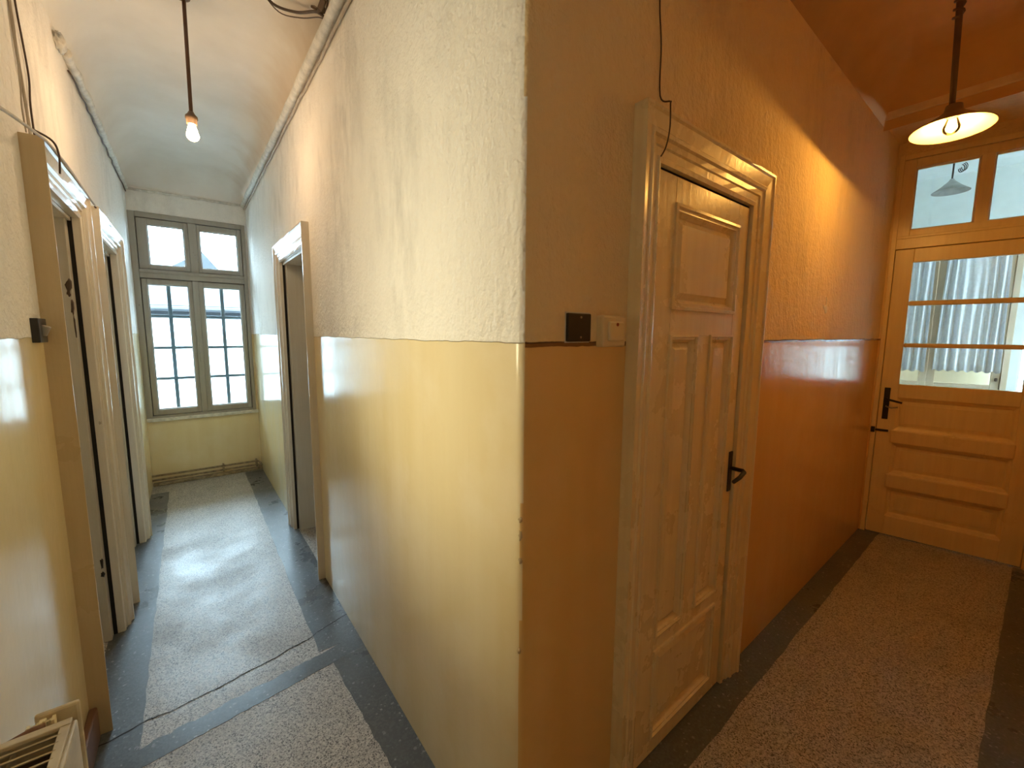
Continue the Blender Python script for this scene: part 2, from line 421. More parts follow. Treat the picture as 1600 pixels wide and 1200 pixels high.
# ------------------------------------------------------------------ doors
def casing(F, root, s0, s1, zt, wl, wr_, wt, proud, mat, left_mat=None):
    """three mitred casing boards round an opening, stepped moulding towards the opening"""
    prof = [(0, -.02), (0, .50), (.10, .58), (.14, .44), (.30, .48), (.33, .60), (.46, .62), (.50, .80), (.58, .84), (.62, .72), (.90, .86), (.94, 1.0), (1.0, 1.0), (1.0, -.02)]
    def ring(ox, oz, base, w1, w2):      # one cross-section at a mitre/end
        return [(base[0] + ox * o * w1, t * proud, base[1] + oz * o * w2) for o, t in prof]
    secs = {'left': (ring(-1, 0, (s0, 0), wl, 0), ring(-1, 1, (s0, zt), wl, wt)),
            'top': (ring(-1, 1, (s0, zt), wl, wt), ring(1, 1, (s1, zt), wr_, wt)),
            'right': (ring(1, 1, (s1, zt), wr_, wt), ring(1, 0, (s1, 0), wr_, 0))}
    for k, (a, b) in secs.items():
        B = Bld(); n = 12; rows = []
        for i in range(n + 1):
            f = i / n
            rows.append([B.bm.verts.new((p[0] + (q[0] - p[0]) * f, -(p[1] + (q[1] - p[1]) * f) + (random.uniform(-.0008, .0008) if 0 < i < n else 0), p[2] + (q[2] - p[2]) * f)) for p, q in zip(a, b)])
        for r1, r2 in zip(rows, rows[1:]):
            for j in range(len(prof) - 1): B.bm.faces.new((r1[j], r1[j + 1], r2[j + 1], r2[j]))
        B.bm.faces.new(rows[0]); B.bm.faces.new(rows[-1])
        B.done('head_casing' if k == 'top' else 'side_casing', left_mat if k == 'left' and left_mat else mat, root)

def frame_ring(B, s0, s1, z0, z1, prof):
    """moulding round a rectangle: prof = (inset, t)"""
    rings = [[B.bm.verts.new((a, -t, c)) for a, c in ((s0 + i, z0 + i), (s1 - i, z0 + i), (s1 - i, z1 - i), (s0 + i, z1 - i))] for i, t in prof]
    for a, b in zip(rings, rings[1:]):
        for k in range(4): B.bm.faces.new((a[k], a[(k + 1) % 4], b[(k + 1) % 4], b[k]))
    return rings

def panel(root, leaf, s0, s1, z0, z1, tf, mat, mould=.03, field=.02, up=.010, sunk=-.016):
    B = Bld()
    r = frame_ring(B, s0 - .004, s1 + .004, z0 - .004, z1 + .004,
                   [(0, tf - .004), (0, tf + .007), (mould * .28, tf + .009), (mould * .36, tf + .001), (mould * .62, tf + .002), (mould * .72, tf - .006), (mould, tf + sunk)])
    B.done('moulding', mat, root, parent=leaf)
    B = Bld()
    m = mould * .9
    r = frame_ring(B, s0 + m, s1 - m, z0 + m, z1 - m, [(0, tf + sunk - .012), (0, tf + sunk), (.002, tf + sunk), (field, tf + sunk + up), (field + .003, tf + sunk + up + .002)])
    B.bm.faces.new(r[-1]); B.bm.faces.new(r[0])
    B.done('panel', mat, root, parent=leaf)

# --- panelled door of the lamp corridor
r = FB.root('door_1', (D1[0] + D1[1]) / 2, 0, 0)
tag(r, 'closed cream panelled door with black lever handle in the lamp corridor', kind='structure')
casing(FB, r, D1[0] + .006, D1[1] - .004, D1[3], .103, .134, .132, .042, M['wood_d'])
TF = .010
leaf = Bld().box(.506, 1.134, -.035, -.014, .008, 1.982).done('leaf', M['wood_d'], r)
for a, b, c, d in ((.500, .512, 0, 1.986), (1.130, 1.142, 0, 1.986), (.505, 1.138, 1.978, 1.988)): Bld().box(a, b, -.03, .004, c, d).done('gap_shade', M['crack'], r)  # dark strips stand in for the shade in the gap round the leaf
def lf(a, b, c, d, nm): Bld().box(a, b, -.02, TF, c, d, .002).done(nm, M['wood_d'], r, parent=leaf)
lf(.512, .614, .006, 1.976, 'stile'); lf(1.044, 1.127, .006, 1.976, 'stile')
lf(.614, 1.044, 1.895, 1.976, 'rail'); lf(.614, 1.044, 1.496, 1.582, 'rail'); lf(.614, 1.044, .408, .466, 'rail'); lf(.614, 1.044, .006, .076, 'rail')
lf(.781, .876, .466, 1.496, 'mullion')
panel(r, leaf, .614, 1.044, 1.582, 1.895, TF, M['wood_d'], .034, .018)
panel(r, leaf, .614, .781, .466, 1.496, TF, M['wood_d'], .026, .018)
panel(r, leaf, .876, 1.044, .466, 1.496, TF, M['wood_d'], .026, .018)
panel(r, leaf, .614, 1.044, .076, .408, TF, M['wood_d'], .030, .018)
hp = Bld().box(1.094, 1.122, TF - .002, TF + .005, .872, 1.036, .002).done('handle_plate', M['iron'], r); tag(hp, 'dark iron handle plate')
lv = Bld().tube([(1.110, TF, .968), (1.110, TF + .052, .968), (1.100, TF + .060, .966), (1.06, TF + .062, .955), (1.015, TF + .058, .945)], [.008, .008, .0085, .008, .007], 10).done('lever', M['iron'], r, parent=hp, smooth=True)
Bld().box(1.104, 1.113, TF + .004, TF + .007, .900, .922, .001).done('keyhole', M['black'], r, parent=hp)
# backing of the opening
Bld().box(.46, 1.18, -.10, -.06, 0, 2.03).done('backing', M['wood_d'], r)

# --- doorways of the window corridor: casing, stepped jamb, leaf shut deep in the reveal
def doorway(F, name, label, op, far, wl, wr_, wt, proud, leaf_t, mat, plate=None, left_mat=None):
    r = F.root(name, (op[0] + op[1]) / 2, 0, 0); tag(r, label, kind='structure')
    casing(F, r, op[0], op[1], op[3], wl, wr_, wt, proud, mat, left_mat)
    e = op[1] if far > 0 else op[0]
    sgn = -1 if far > 0 else 1                       # far jamb reaches back towards the camera
    def jb(d0, d1, t0, t1, nm='jamb'):
        a, b = sorted((e + sgn * d0, e + sgn * d1)); return Bld().box(a, b, t0, t1, 0, op[3], .003).done(nm, M['wood_shaded'], r)
    jb(-.002, .050, leaf_t - .02, -.014)
    a, b = sorted((e + sgn * -.002, e + sgn * .002)); Bld().box(a, b, -.016, .001, 0, op[3]).done('gap_shade', M['crack'], r)  # dark strip painted in as the shade between jamb and casing
    n = op[0] if far > 0 else op[1]
    a, b = sorted((n, n - sgn * .016)); Bld().box(a, b, leaf_t - .02, -.002, 0, op[3], .002).done('jamb', mat, r)
    Bld().box(op[0], op[1], leaf_t - .02, -.002, op[3] - .016, op[3], .002).done('head_jamb', mat, r)
    lo, hi = sorted((n, e)); TFd = leaf_t - .004
    lo += .017; hi -= .063 if far > 0 else .017
    if far < 0: lo += .046
    lfm = Bld().box(lo, hi, leaf_t - .05, leaf_t - .022, .008, op[3] - .018).done('leaf', mat, r)
    w = hi - lo
    for a, b in ((lo, lo + .09), (hi - .09, hi)): Bld().box(a, b, leaf_t - .03, TFd, .008, op[3] - .018, .002).done('stile', mat, r, parent=lfm)
    for a, b in ((.008, .18), (.85, .98), (op[3] - .13, op[3] - .018)): Bld().box(lo + .09, hi - .09, leaf_t - .03, TFd, a, b, .002).done('rail', mat, r, parent=lfm)
    panel(r, lfm, lo + .09, hi - .09, .18, .85, TFd, mat); panel(r, lfm, lo + .09, hi - .09, .98, op[3] - .13, TFd, mat)
    if plate:
        p = Bld()
        a, b = sorted((e + sgn * .048, e + sgn * .0525)); p.box(a, b, -.040, -.018, plate[0], plate[1], .001)
        pl = p.done('strike_plate', M['steel'], r)
        for k in range(2):
            zz = plate[0] + .03 + k * .075; a, b = sorted((e + sgn * .051, e + sgn * .054)); Bld().box(a, b, -.035, -.023, zz, zz + .032).done('latch_hole', M['black'], r, parent=pl)
    return r
d2 = doorway(FL, 'door_2', 'nearest doorway on the left wall, beige casing with brown chipped side', D2, 1, .078, .100, .115, .056, -.16, M['wood'], None, M['wood_o'])
# broken latch and hinge remains on the jamb of the near doorway
def blob(bm, c, r_, seed):
    q = bmesh.ops.create_icosphere(bm, subdivisions=2, radius=1); rnd = random.Random(seed)
    for v in q['verts']:
        k = 1 + rnd.uniform(-.3, .3); v.co = Vector((c[0] + v.co.x * r_[0] * k, c[1] + v.co.y * r_[1] * k, c[2] + v.co.z * r_[2] * k))
e = D2[1]
B = Bld()
for k, (t, z, a, b_) in enumerate(((-.024, 1.70, .011, .030), (-.027, 1.665, .008, .016), (-.020, 1.60, .006, .035), (-.018, 1.52, .003, .05))): blob(B.bm, (e - .049, -t, z), (.0035, a, b_), k)
B.done('broken_latch', M['cable'], d2, smooth=True)
B = Bld()
for k, (t, z, a, b_) in enumerate(((-.020, .40, .006, .030), (-.022, .345, .007, .014))): blob(B.bm, (e - .049, -t, z), (.0035, a, b_), k + 9)
B.done('hinge_remains', M['iron'], d2, smooth=True)
doorway(FL, 'door_3', 'farther doorway on the left wall, with strike plate in its jamb', D3, 1, .10, .105, .115, .066, -.16, M['wood'], (1.0, 1.19))
d4 = doorway(FR, 'door_4', 'doorway on the right wall of the window corridor', D4, -1, .12, .095, .12, .040, -.16, M['wood'])

# --- glazed door with transom
r = FG.root('door_5', .40, 0, 0); tag(r, 'ochre half glazed door with two pane transom at the end of the lamp corridor', kind='structure')
O_ = M['ochre']
def gp(nm, a, b, t0, t1, c, d, parent=None, bev=.003, mat=None): return Bld().box(a, b, t0, t1, c, d, bev).done(nm, mat or O_, r, parent=parent)
gp('jamb', -.012, .016, -.12, .004, 0, 2.76); gp('jamb', .802, .845, -.12, .004, 0, 2.76)
gp('head_frame', .016, .802, -.12, .004, 2.725, 2.76)
gp('transom_bar', .016, .802, -.12, .008, 2.116, 2.20)
gp('transom_moulding', .016, .802, .008, .018, 2.185, 2.203)
gp('door_stop', .008, .034, -.075, -.048, 0, 2.116); gp('door_stop', .784, .810, -.075, -.048, 0, 2.116); gp('door_stop', .03, .79, -.075, -.048, 2.095, 2.13)
ts = gp('transom_sash', .016, .080, -.06, -.006, 2.204, 2.722)
gp('sash_stile', .386, .448, -.06, -.006, 2.204, 2.722, ts); gp('sash_stile', .754, .802, -.06, -.006, 2.204, 2.722, ts)
gp('sash_rail', .080, .754, -.06, -.0055, 2.204, 2.247, ts); gp('sash_rail', .080, .754, -.06, -.0055, 2.664, 2.722, ts)
for a, b in ((.080, .386), (.448, .754)):
    B = Bld(); frame_ring(B, a - .001, b + .001, 2.246, 2.665, [(0, -.018), (.004, -.018), (.010, -.030), (.010, -.042)]); B.done('bead', O_, r, parent=ts)
    gp('pane', a, b, -.036, -.033, 2.247, 2.664, ts, 0, M['glass'])
gl_leaf = gp('leaf', .020, .798, -.046, -.036, .008, 1.10)
TG = -.004
gp('stile', .019, .118, -.046, TG, .006, 2.112, gl_leaf); gp('stile', .700, .800, -.046, TG, .006, 2.112, gl_leaf)
gp('rail', .118, .700, -.046, TG, 2.018, 2.112, gl_leaf); gp('rail', .118, .700, -.046, TG, 1.052, 1.152, gl_leaf)
gp('muntin', .118, .700, -.042, TG - .004, 1.716, 1.750, gl_leaf, .008); gp('muntin', .118, .700, -.042, TG - .004, 1.420, 1.450, gl_leaf, .008)
gp('rail', .118, .700, -.046, TG, .006, .150, gl_leaf)
# mid rails stand proud with rounded top edge
for c, d in ((.712, .812), (.372, .478)):
    gp('rail', .100, .706, -.040, TG + .014, c, d, gl_leaf, .008)
for c, d in ((.812, 1.052), (.478, .712), (.150, .372)):
    B = Bld(); q = frame_ring(B, .114, .704, c, d, [(0, -.012), (.018, -.020), (.026, -.030), (.030, -.030), (.050, -.026), (.052, -.024)]); B.bm.faces.new(q[-1]); B.done('panel', O_, r, parent=gl_leaf)
for a, b in ((.118, .700), ):
    for c, d in ((1.152, 1.420), (1.450, 1.716), (1.750, 2.018)):
        gp('pane', a, b, -.030, -.027, c, d, gl_leaf, 0, M['glass'])
hp = gp('handle_plate', .042, .076, TG, TG + .006, .886, 1.122, mat=M['iron']); tag(hp, 'dark iron handle plate')
Bld().tube([(.060, TG, 1.040), (.060, TG + .045, 1.040), (.070, TG + .052, 1.038), (.105, TG + .052, 1.030), (.145, TG + .048, 1.020)], [.008, .008, .008, .0075, .007], 10).done('lever', M['iron'], r, parent=hp, smooth=True)
Bld().tube([(.060, TG, .985), (.060, TG + .03, .985), (.090, TG + .032, .975), (.125, TG + .03, .985)], .005, 8).done('key', M['steel'], r, parent=hp, smooth=True)
lt = gp('latch_bolt', -.004, .088, TG, TG + .008, .792, .808, mat=M['iron'])
gp('bolt_keeper', -.012, .012, TG + .002, TG + .016, .780, .822, lt, .003, M['iron'])
gp('hook', .610, .628, .008, .03, 2.140, 2.165, None, .005, M['iron'])

# ------------------------------------------------------------------ window
r = FW.root('window_1', .12, 0, .66); tag(r, 'weathered grey four sash window at the end of the corridor', kind='structure')
ww = M['winwood']
def wp(nm, a, b, t0, t1, c, d, parent=None, bev=.004, mat=None): return Bld().box(a, b, t0, t1, c, d, bev).done(nm, mat or ww, r, parent=parent)
wp('frame_stile', -.334, -.285, -.10, .012, .66, 2.592); wp('frame_stile', .540, .574, -.10, .012, .66, 2.592)
wp('frame_head', -.285, .540, -.10, .012, 2.545, 2.592); wp('frame_bottom', -.285, .540, -.10, .010, .66, .685)
wp('transom_bar', -.285, .540, -.10, .026, 1.995, 2.075); wp('drip_moulding', -.285, .540, .026, .040, 2.040, 2.062)
wp('meeting_stile', .100, .150, -.05, .022, .685, 1.995, None, .008); wp('mullion', .100, .165, -.06, .010, 2.075, 2.545)
for a, b, c, d in ((-.292, -.272, .67, 2.56), (.530, .548, .67, 2.56), (.092, .156, .68, 2.0), (.096, .170, 2.07, 2.55)): wp('rebate_shade', a, b, -.09, -.046, c, d, None, 0, M['crack'])  # coloured dark to stand for the shade in the gaps round the sashes
for c, d in ((.672, .696), (1.985, 2.085), (2.535, 2.555)): wp('rebate_shade', -.285, .540, -.09, -.047, c, d, None, 0, M['crack'])
def sash(a, b, c, d, ga, gb, gc, gd):
    a += .003; b -= .003; c += .003; d -= .003
    s = wp('sash', a, ga, -.045, .006, c, d)
    wp('sash_stile', gb, b, -.045, .006, c, d, s); wp('sash_rail', ga, gb, -.045, .0055, c, gc, s); wp('sash_rail', ga, gb, -.045, .0055, gd, d, s)
    B = Bld(); frame_ring(B, ga - .001, gb + .001, gc - .001, gd + .001, [(0, -.004), (.003, -.006), (.010, -.018), (.010, -.026)]); B.done('putty_bead', ww, r, parent=s)
    wp('pane', ga, gb, -.024, -.020, gc, gd, s, 0, M['glass_w'])
sash(-.283, .103, .687, 1.993, -.240, .070, .742, 1.942); sash(.147, .538, .687, 1.993, .186, .500, .742, 1.942)
sash(-.283, .102, 2.077, 2.543, -.205, .066, 2.122, 2.487); sash(.163, .538, 2.077, 2.543, .190, .500, 2.122, 2.487)
hd = wp('espagnolette', .116, .134, .020, .032, 1.20, 1.42, None, .004); wp('knob', .112, .138, .030, .052, 1.29, 1.35, hd, .006)
Bld().box(-.345, .592, -.02, .030, .630, .662, .004).done('sill', M['pipe'], r)

# window over the heater, just outside the picture on the left: its daylight falls on the wall up to the corner
r = FL.root('window_3', 1.365, 0, 1.30); tag(r, 'small amber glazed window over the heater', kind='structure')
for a, b in ((1.20, 1.225), (1.505, 1.53)): Bld().box(a, b, -.12, -.05, 1.30, 2.10, .004).done('stile', ww, r)
for c, d in ((1.30, 1.325), (2.075, 2.10)): Bld().box(1.225, 1.505, -.12, -.051, c, d, .004).done('rail', ww, r)
Bld().box(1.225, 1.505, -.09, -.086, 1.325, 2.075).done('pane', M['glass_amber'], r)
# backs of the two left doorways
for op in (D2, D3):
    o = Bld().box(op[0] - .05, op[1] + .05, -.30, -.222, 0, 2.1).done('trim_3' if op is D2 else 'trim_4', M['wood'], frame=FL); o['kind'] = 'structure'; o['label'] = 'boarding behind the ' + ('near' if op is D2 else 'farther') + ' left doorway'

# iron grille outside
g = FW.root('window_grille', .12, -.17, .66); tag(g, 'grey green iron bar grille outside the lower window sashes', 'grille')
for x in (-.292, -.088, .128, .346, .55): Bld().box(x - .016, x + .016, -.178, -.160, .66, 2.02, .002).done('bar', M['grille'], g)
for z in (.70, 1.030, 1.338, 1.650, 1.99): Bld().box(-.335, .575, -.168, -.156, z - .014, z + .014, .002).done('bar', M['grille'], g)

# ------------------------------------------------------------------ yard outside the window
bm = bmesh.new(); add_box(bm, -14, 16, 5.56, 40, -1.2, -.9); o = new_obj('ground', bm, M['ground']); tag(o, 'grey yard ground outside the window', kind='structure')
yw = bpy.data.objects.new('yard_wall', None); COL.objects.link(yw); yw.location = (0, 9, -.9); tag(yw, 'whitewashed yard wall across from the window', 'wall')
bm = bmesh.new(); add_box(bm, -6, 7, 0, .25, 0, 2.62); new_obj('wall_face', bm, M['yard'], yw)
bm = bmesh.new(); add_box(bm, -6, 7, -.05, .30, 2.62, 2.67, .01); new_obj('coping', bm, M['facade'], yw)
sh = bpy.data.objects.new('outbuilding', None); COL.objects.link(sh); sh.location = (0, 11, -.9); tag(sh, 'low outbuilding with slate roof behind the yard wall', 'building')
bm = bmesh.new(); add_box(bm, -5, 6, 0, 3, 0, 2.95); new_obj('wall_face', bm, M['facade'], sh)
for k in range(7):
    z = 2.92 + k * .13; y = -.15 + k * .30
    bm = bmesh.new(); vs = [bm.verts.new(p) for p in ((-5.2, y, z), (6.2, y, z), (6.2, y + .34, z + .16), (-5.2, y + .34, z + .16), (-5.2, y, z - .04), (6.2, y, z - .04), (6.2, y + .34, z + .12), (-5.2, y + .34, z + .12))]
    for f in ((0, 1, 2, 3), (7, 6, 5, 4), (0, 4, 5, 1), (3, 2, 6, 7), (0, 3, 7, 4), (1, 5, 6, 2)): bm.faces.new([vs[i] for i in f])
    new_obj('slate_course', bm, M['roof'], sh)
bm = bmesh.new(); add_tube(bm, [(-5.2, -.2, 2.84), (6.2, -.2, 2.84)], .06, 8); new_obj('gutter', bm, M['roof'], sh)
for x in (.72, .98):
    bm = bmesh.new(); add_box(bm, x, x + .12, -.02, .02, 2.15, 2.80); new_obj('window', bm, M['roof'], sh)
gb = bpy.data.objects.new('gabled_house', None); COL.objects.link(gb); gb.location = (.6, 16, -.9); tag(gb, 'grey gabled roof peak standing against the sky', 'house')
bm = bmesh.new()
prof = [(-2.6, 3.05), (0, 4.78), (1.35, 3.05)]
a = [bm.verts.new((x, 0, z)) for x, z in prof]; b = [bm.verts.new((x, 5, z)) for x, z in prof]
bm.faces.new(a); bm.faces.new(b[::-1])
for i in range(3): bm.faces.new((a[i], b[i], b[(i + 1) % 3], a[(i + 1) % 3]))
new_obj('roof', bm, M['roof'], gb)
bm = bmesh.new(); add_box(bm, -2.3, 1.1, .2, 4.8, 0, 3.10); new_obj('wall_face', bm, M['facade'], gb)

# ------------------------------------------------------------------ conduits, cables, pipes
def spline(P, k=5):
    P = [Vector(p) for p in P]; Q = [P[0]] + P + [P[-1]]; out = []
    for i in range(1, len(Q) - 2):
        a, b, c, d = Q[i - 1:i + 3]
        for j in range(k):
            t = j / k; out.append(.5 * (2 * b + (c - a) * t + (2 * a - 5 * b + 4 * c - d) * t * t + (3 * b - a - 3 * c + d) * t ** 3))
    return out + [P[-1]]
def single(name, pts, r, mat, label, cat, n=8, group=None):
    pts = spline(pts, 3 if len(pts) > 12 else 6)
    c = Vector(pts[0]); bm = bmesh.new(); add_tube(bm, [Vector(p) - c for p in pts], r, n)
    o = new_obj(name, bm, mat, None, True); o.location = c; tag(o, label, cat, group); return o
single('conduit_pipe', wavy((.566, 1.2, 2.788), (.570, 5.27, 2.785), 40, .002), .023, M['pipe'], 'thick white painted conduit along the top of the right corridor wall', 'conduit', 10)
single('conduit_cable', wavy((.583, 1.2, 2.750), (.583, 5.27, 2.748), 40, .002), .007, M['cable_l'], 'thin cable under the conduit on the right corridor wall', 'cable', 8)
single('conduit_pipe', wavy((-.340, 2.93, 2.772), (-.322, 5.27, 2.785), 30, .005), .019, M['pipe'], 'lumpy plastered conduit along the top of the left wall', 'conduit', 10)
single('conduit_cable', [(-.350, 3.02, 2.730)] + wavy((-.345, 3.15, 2.738), (-.325, 5.27, 2.750), 24, .003), .0045, M['cable'], 'dark loose cable under the plastered conduit on the left wall', 'cable', 6)
single('conduit_pipe', wavy((-.33, 5.287, 2.782), (.585, 5.287, 2.788), 16, .003), .012, M['pipe'], 'thin white conduit crossing above the window', 'conduit', 8)
# plaster blob where the left conduit ends
bm = bmesh.new(); bmesh.ops.create_icosphere(bm, subdivisions=3, radius=1)
for v in bm.verts: v.co = Vector((v.co.x * .022, v.co.y * .07, v.co.z * .032)) * (1 + .25 * math.sin(v.co.x * 9 + v.co.y * 5) * math.cos(v.co.z * 7))
o = new_obj('plaster_lump', bm, M['pipe'], None, True); o.location = (-.348, 2.845, 2.768); tag(o, 'lump of plaster at the near end of the left conduit', 'plaster')
# wires from the ceiling corner
single('ceiling_cable', [(.36, 2.30, 3.02), (.42, 2.33, 2.975), (.50, 2.25, 2.93), (.545, 2.10, 2.87), (.566, 2.04, 2.82)], .006, M['cable'], 'thick dark cable hanging across the ceiling to the junction', 'cable', 8)
single('ceiling_cable', [(.36, 2.31, 3.01), (.44, 2.32, 2.945), (.51, 2.22, 2.895), (.55, 2.09, 2.845), (.566, 2.04, 2.815)], .0025, M['cable'], 'thin dark wire sagging under the thick ceiling cable', 'cable', 6)
single('ceiling_cable', [(.566, 2.04, 2.815), (.560, 1.98, 2.85), (.556, 1.94, 2.90), (.548, 1.92, 2.98)], .004, M['cable'], 'dark wire rising from the junction to the ceiling', 'cable', 6)
jb_ = bpy.data.objects.new('junction_clamp', None); COL.objects.link(jb_); jb_.location = (.556, 2.06, 2.858); tag(jb_, 'torn brown insulated junction on the corridor cove', 'junction')
for k, (dx, dy, dz, ry) in enumerate(((-.02, .02, .012, .5), (.0, .0, .0, -.4), (-.004, -.03, .006, .9))):
    bm = bmesh.new(); add_box(bm, -.022, .022, -.012, .012, -.005, .005, .003); o = new_obj('insulation_tab', bm, M['socket'], jb_); o.location = (dx, dy, dz); o.rotation_euler = (ry, .6 * (k - 1), ry * 2)
# three cables above the near left doorway
single('riser_cable', wavy((-.352, 2.075, 2.125), (-.354, 2.075, 2.80), 10, .003), .0022, M['cable_l'], 'leftmost thin wire rising above the near left doorway', 'cable', 6)
single('riser_cable', [(-.358, 2.17, 2.115), (-.360, 2.16, 2.24), (-.361, 2.13, 2.40), (-.362, 2.12, 2.56), (-.362, 2.11, 2.80)], .0045, M['cable_l'], 'middle thick cable rising above the near left doorway', 'cable', 6)
single('riser_cable', [(-.355, 2.205, 2.12), (-.360, 2.225, 2.26), (-.360, 2.25, 2.36), (-.360, 2.22, 2.46), (-.361, 2.19, 2.56), (-.362, 2.16, 2.80)], .0030, M['cable'], 'wavy brown wire right of the other two wires above the doorway', 'cable', 6)
single('slack_cable', [(-.315, 1.30, 1.955), (-.312, 1.60, 2.028), (-.308, 1.97, 2.092), (-.306, 2.12, 2.108), (-.303, 2.36, 2.115), (-.303, 2.75, 2.112), (-.300, 2.95, 2.108)], .0045, M['cable_l'], 'pale cable slung along the head of the near left doorway', 'cable', 6)
single('header_cable', [(-.335, 2.065, 2.135), (-.300, 2.10, 2.122), (-.292, 2.13, 2.09), (-.296, 2.14, 2.03)], .0032, M['cable'], 'short dark cable looped over the corner of the near left casing', 'cable', 6)
single('header_cable', wavy((-.304, 2.98, 2.108), (-.292, 4.02, 2.110), 14, .004) + [Vector((-.290, 4.06, 2.07)), Vector((-.289, 4.05, 2.0))], .0040, M['cable'], 'dark cable along the head of the farther left doorway', 'cable', 6)
# wire over the panelled door
def fb(s, t, z): p = FB.o + FB.d * s + FB.t * t; return (p.x, p.y, z)
single('door_wire', [fb(.487, .004, 2.78), fb(.488, .004, 2.55), fb(.492, .004, 2.40), fb(.506, .005, 2.30), fb(.512, .005, 2.17), fb(.525, .030, 2.150), fb(.497, .048, 2.128), fb(.503, .046, 2.07), fb(.505, .034, 2.02), fb(.498, .016, 1.99)], .0022, M['cable'], 'thin brown wire dropping down to the corner of the panelled door', 'wire', 6)
# heating pipes under the window
hpz = bpy.data.objects.new('heating_pipes', None); COL.objects.link(hpz); hpz.location = (.12, 5.24, 0); tag(hpz, 'pair of dirty heating pipes along the floor under the window', 'pipes')
for z, y in ((.105, 0), (.062, .005)):
    bm = bmesh.new(); add_tube(bm, [(-.46, y, z), (.40, y, z), (.435, y - .012, z), (.448, y - .05, z - .01), (.455, y - .09, z - .03)], .010, 8); new_obj('pipe', bm, M['pipe_d'], hpz, True)
for x in (.12, .42):
    bm = bmesh.new(); add_box(bm, x - .008, x + .008, -.014, .05, .045, .122, .003); new_obj('bracket', bm, M['pipe_d'], hpz)
for x in (.0, ):
    bm = bmesh.new(); add_box(bm, -.45, .46, .0, .055, 0, .028, .006); new_obj('dirty_fillet', bm, M['pipe_d'], hpz)

# ------------------------------------------------------------------ baseboard, heater
bm = bmesh.new(); B = Bld().box(.0, 2.05 + .12 - .004, 0, .024, 0, .125, .006); o = B.done('baseboard_left', M['brown'], frame=FL); tag(o, 'chipped brown baseboard between heater and near left doorway', kind='structure')
h = FL.root('convector_heater', .95, 0, 0); tag(h, 'cream metal convector heater with louvred top on the left wall', 'heater')
S0, S1, TP, HZ = .25, 1.42, .124, .615
Bld().box(S0, S1, TP - .010, TP, .05, HZ, .004).done('front_panel', M['heater'], h)
Bld().box(S1 - .012, S1, .006, TP - .010, .05, HZ, .002).done('side_panel', M['heater'], h)
Bld().box(S0, S0 + .012, .006, TP - .010, .05, HZ, .002).done('side_panel', M['heater'], h)
Bld().box(S0, S1, .026, .030, .05, HZ - .01).done('back_panel', M['heater'], h)
Bld().box(S0 + .012, S1 - .012, .030, TP - .010, HZ - .06, HZ - .05).done('core', M['heater_in'], h)
gr = Bld().box(S0, S1, TP - .026, TP - .008, HZ - .002, HZ + .006, .002).done('grille_frame', M['heater'], h)
Bld().box(S1 - .018, S1 + .002, .004, TP - .008, HZ - .002, HZ + .008, .002).done('grille_end', M['heater'], h, parent=gr)
ks = int((S1 - S0 - .05) / .0225)
for k in range(ks):
    s = S1 - .034 - k * .0225
    b = Bld(); add_box(b.bm, -.0085, .0085, -(TP - .02), -.006, -.0016, .0016)
    bmesh.ops.rotate(b.bm, verts=b.bm.verts, cent=(0, 0, 0), matrix=Matrix.Rotation(.75, 3, 'Y'))
    bmesh.ops.translate(b.bm, verts=b.bm.verts, vec=(s, 0, HZ)); b.done('slat', M['heater'], h)
Bld().box(S1 + .030, S1 + .042, .050, TP, .40, HZ + .022, .006).done('end_bracket', M['heater'], h)
Bld().tube([(S1 + .012, .0, HZ - .015), (S1 + .012, .05, HZ + .0), (S1 + .014, .07, HZ)], .010, 8).done('inlet_pipe', M['brown'], h, smooth=True)
B = Bld()
for k in range(9): B.box(S1 + .008 + random.uniform(0, .012), S1 + .026, .040 + k * .005, .046 + k * .005, HZ - .01, HZ + .004 + random.uniform(0, .010), .001)
B.done('peeling_paint', M['peel'], h)

# ------------------------------------------------------------------ switches
r = FB.root('blank_switch_plate', .194, 0, 1.478); tag(r, 'black square switch cover on the wall beside the cream switch', 'switch')
Bld().box(.148, .240, -.014, .004, 1.478, 1.555, .001).done('painted_rim', M['pipe'], r)
pl = Bld().box(.151, .237, .002, .012, 1.481, 1.552, .003).done('cover', M['black'], r)
for z in (1.492, 1.542): Bld().tube([(.197, .011, z), (.197, .0138, z)], .0030, 10).done('screw', M['steel'], r, parent=pl)
r = FB.root('light_switch', .322, 0, 1.466); tag(r, 'cream rocker light switch with red indicator beside the panelled door', 'switch')
pl = Bld().box(.272, .372, -.014, .022, 1.466, 1.550, .006).done('housing', M['cream_pl'], r)
rk = Bld().box(.292, .356, .020, .029, 1.482, 1.534, .004).done('rocker', M['cream_pl'], r, parent=pl)
Bld().tube([(.324, .028, 1.526), (.324, .0305, 1.526)], .0048, 12).done('indicator', M['red'], r, parent=pl)
r = FL.root('toggle_switch', 1.98 + .12, 0, 1.46); tag(r, 'small black toggle switch beside the near left doorway', 'switch')
pl = Bld().box(1.93 + .12, 2.02 + .12, -.002, .018, 1.462, 1.538, .003).done('housing', M['black'], r)
B = Bld(); add_box(B.bm, -.012, .012, -.010, .010, -.016, .016, .003); bmesh.ops.rotate(B.bm, verts=B.bm.verts, cent=(0, 0, 0), matrix=Matrix.Rotation(.4, 3, 'X')); bmesh.ops.translate(B.bm, verts=B.bm.verts, vec=(1.975 + .12, -.020, 1.50)); B.done('rocker', M['steel'], r, parent=pl)

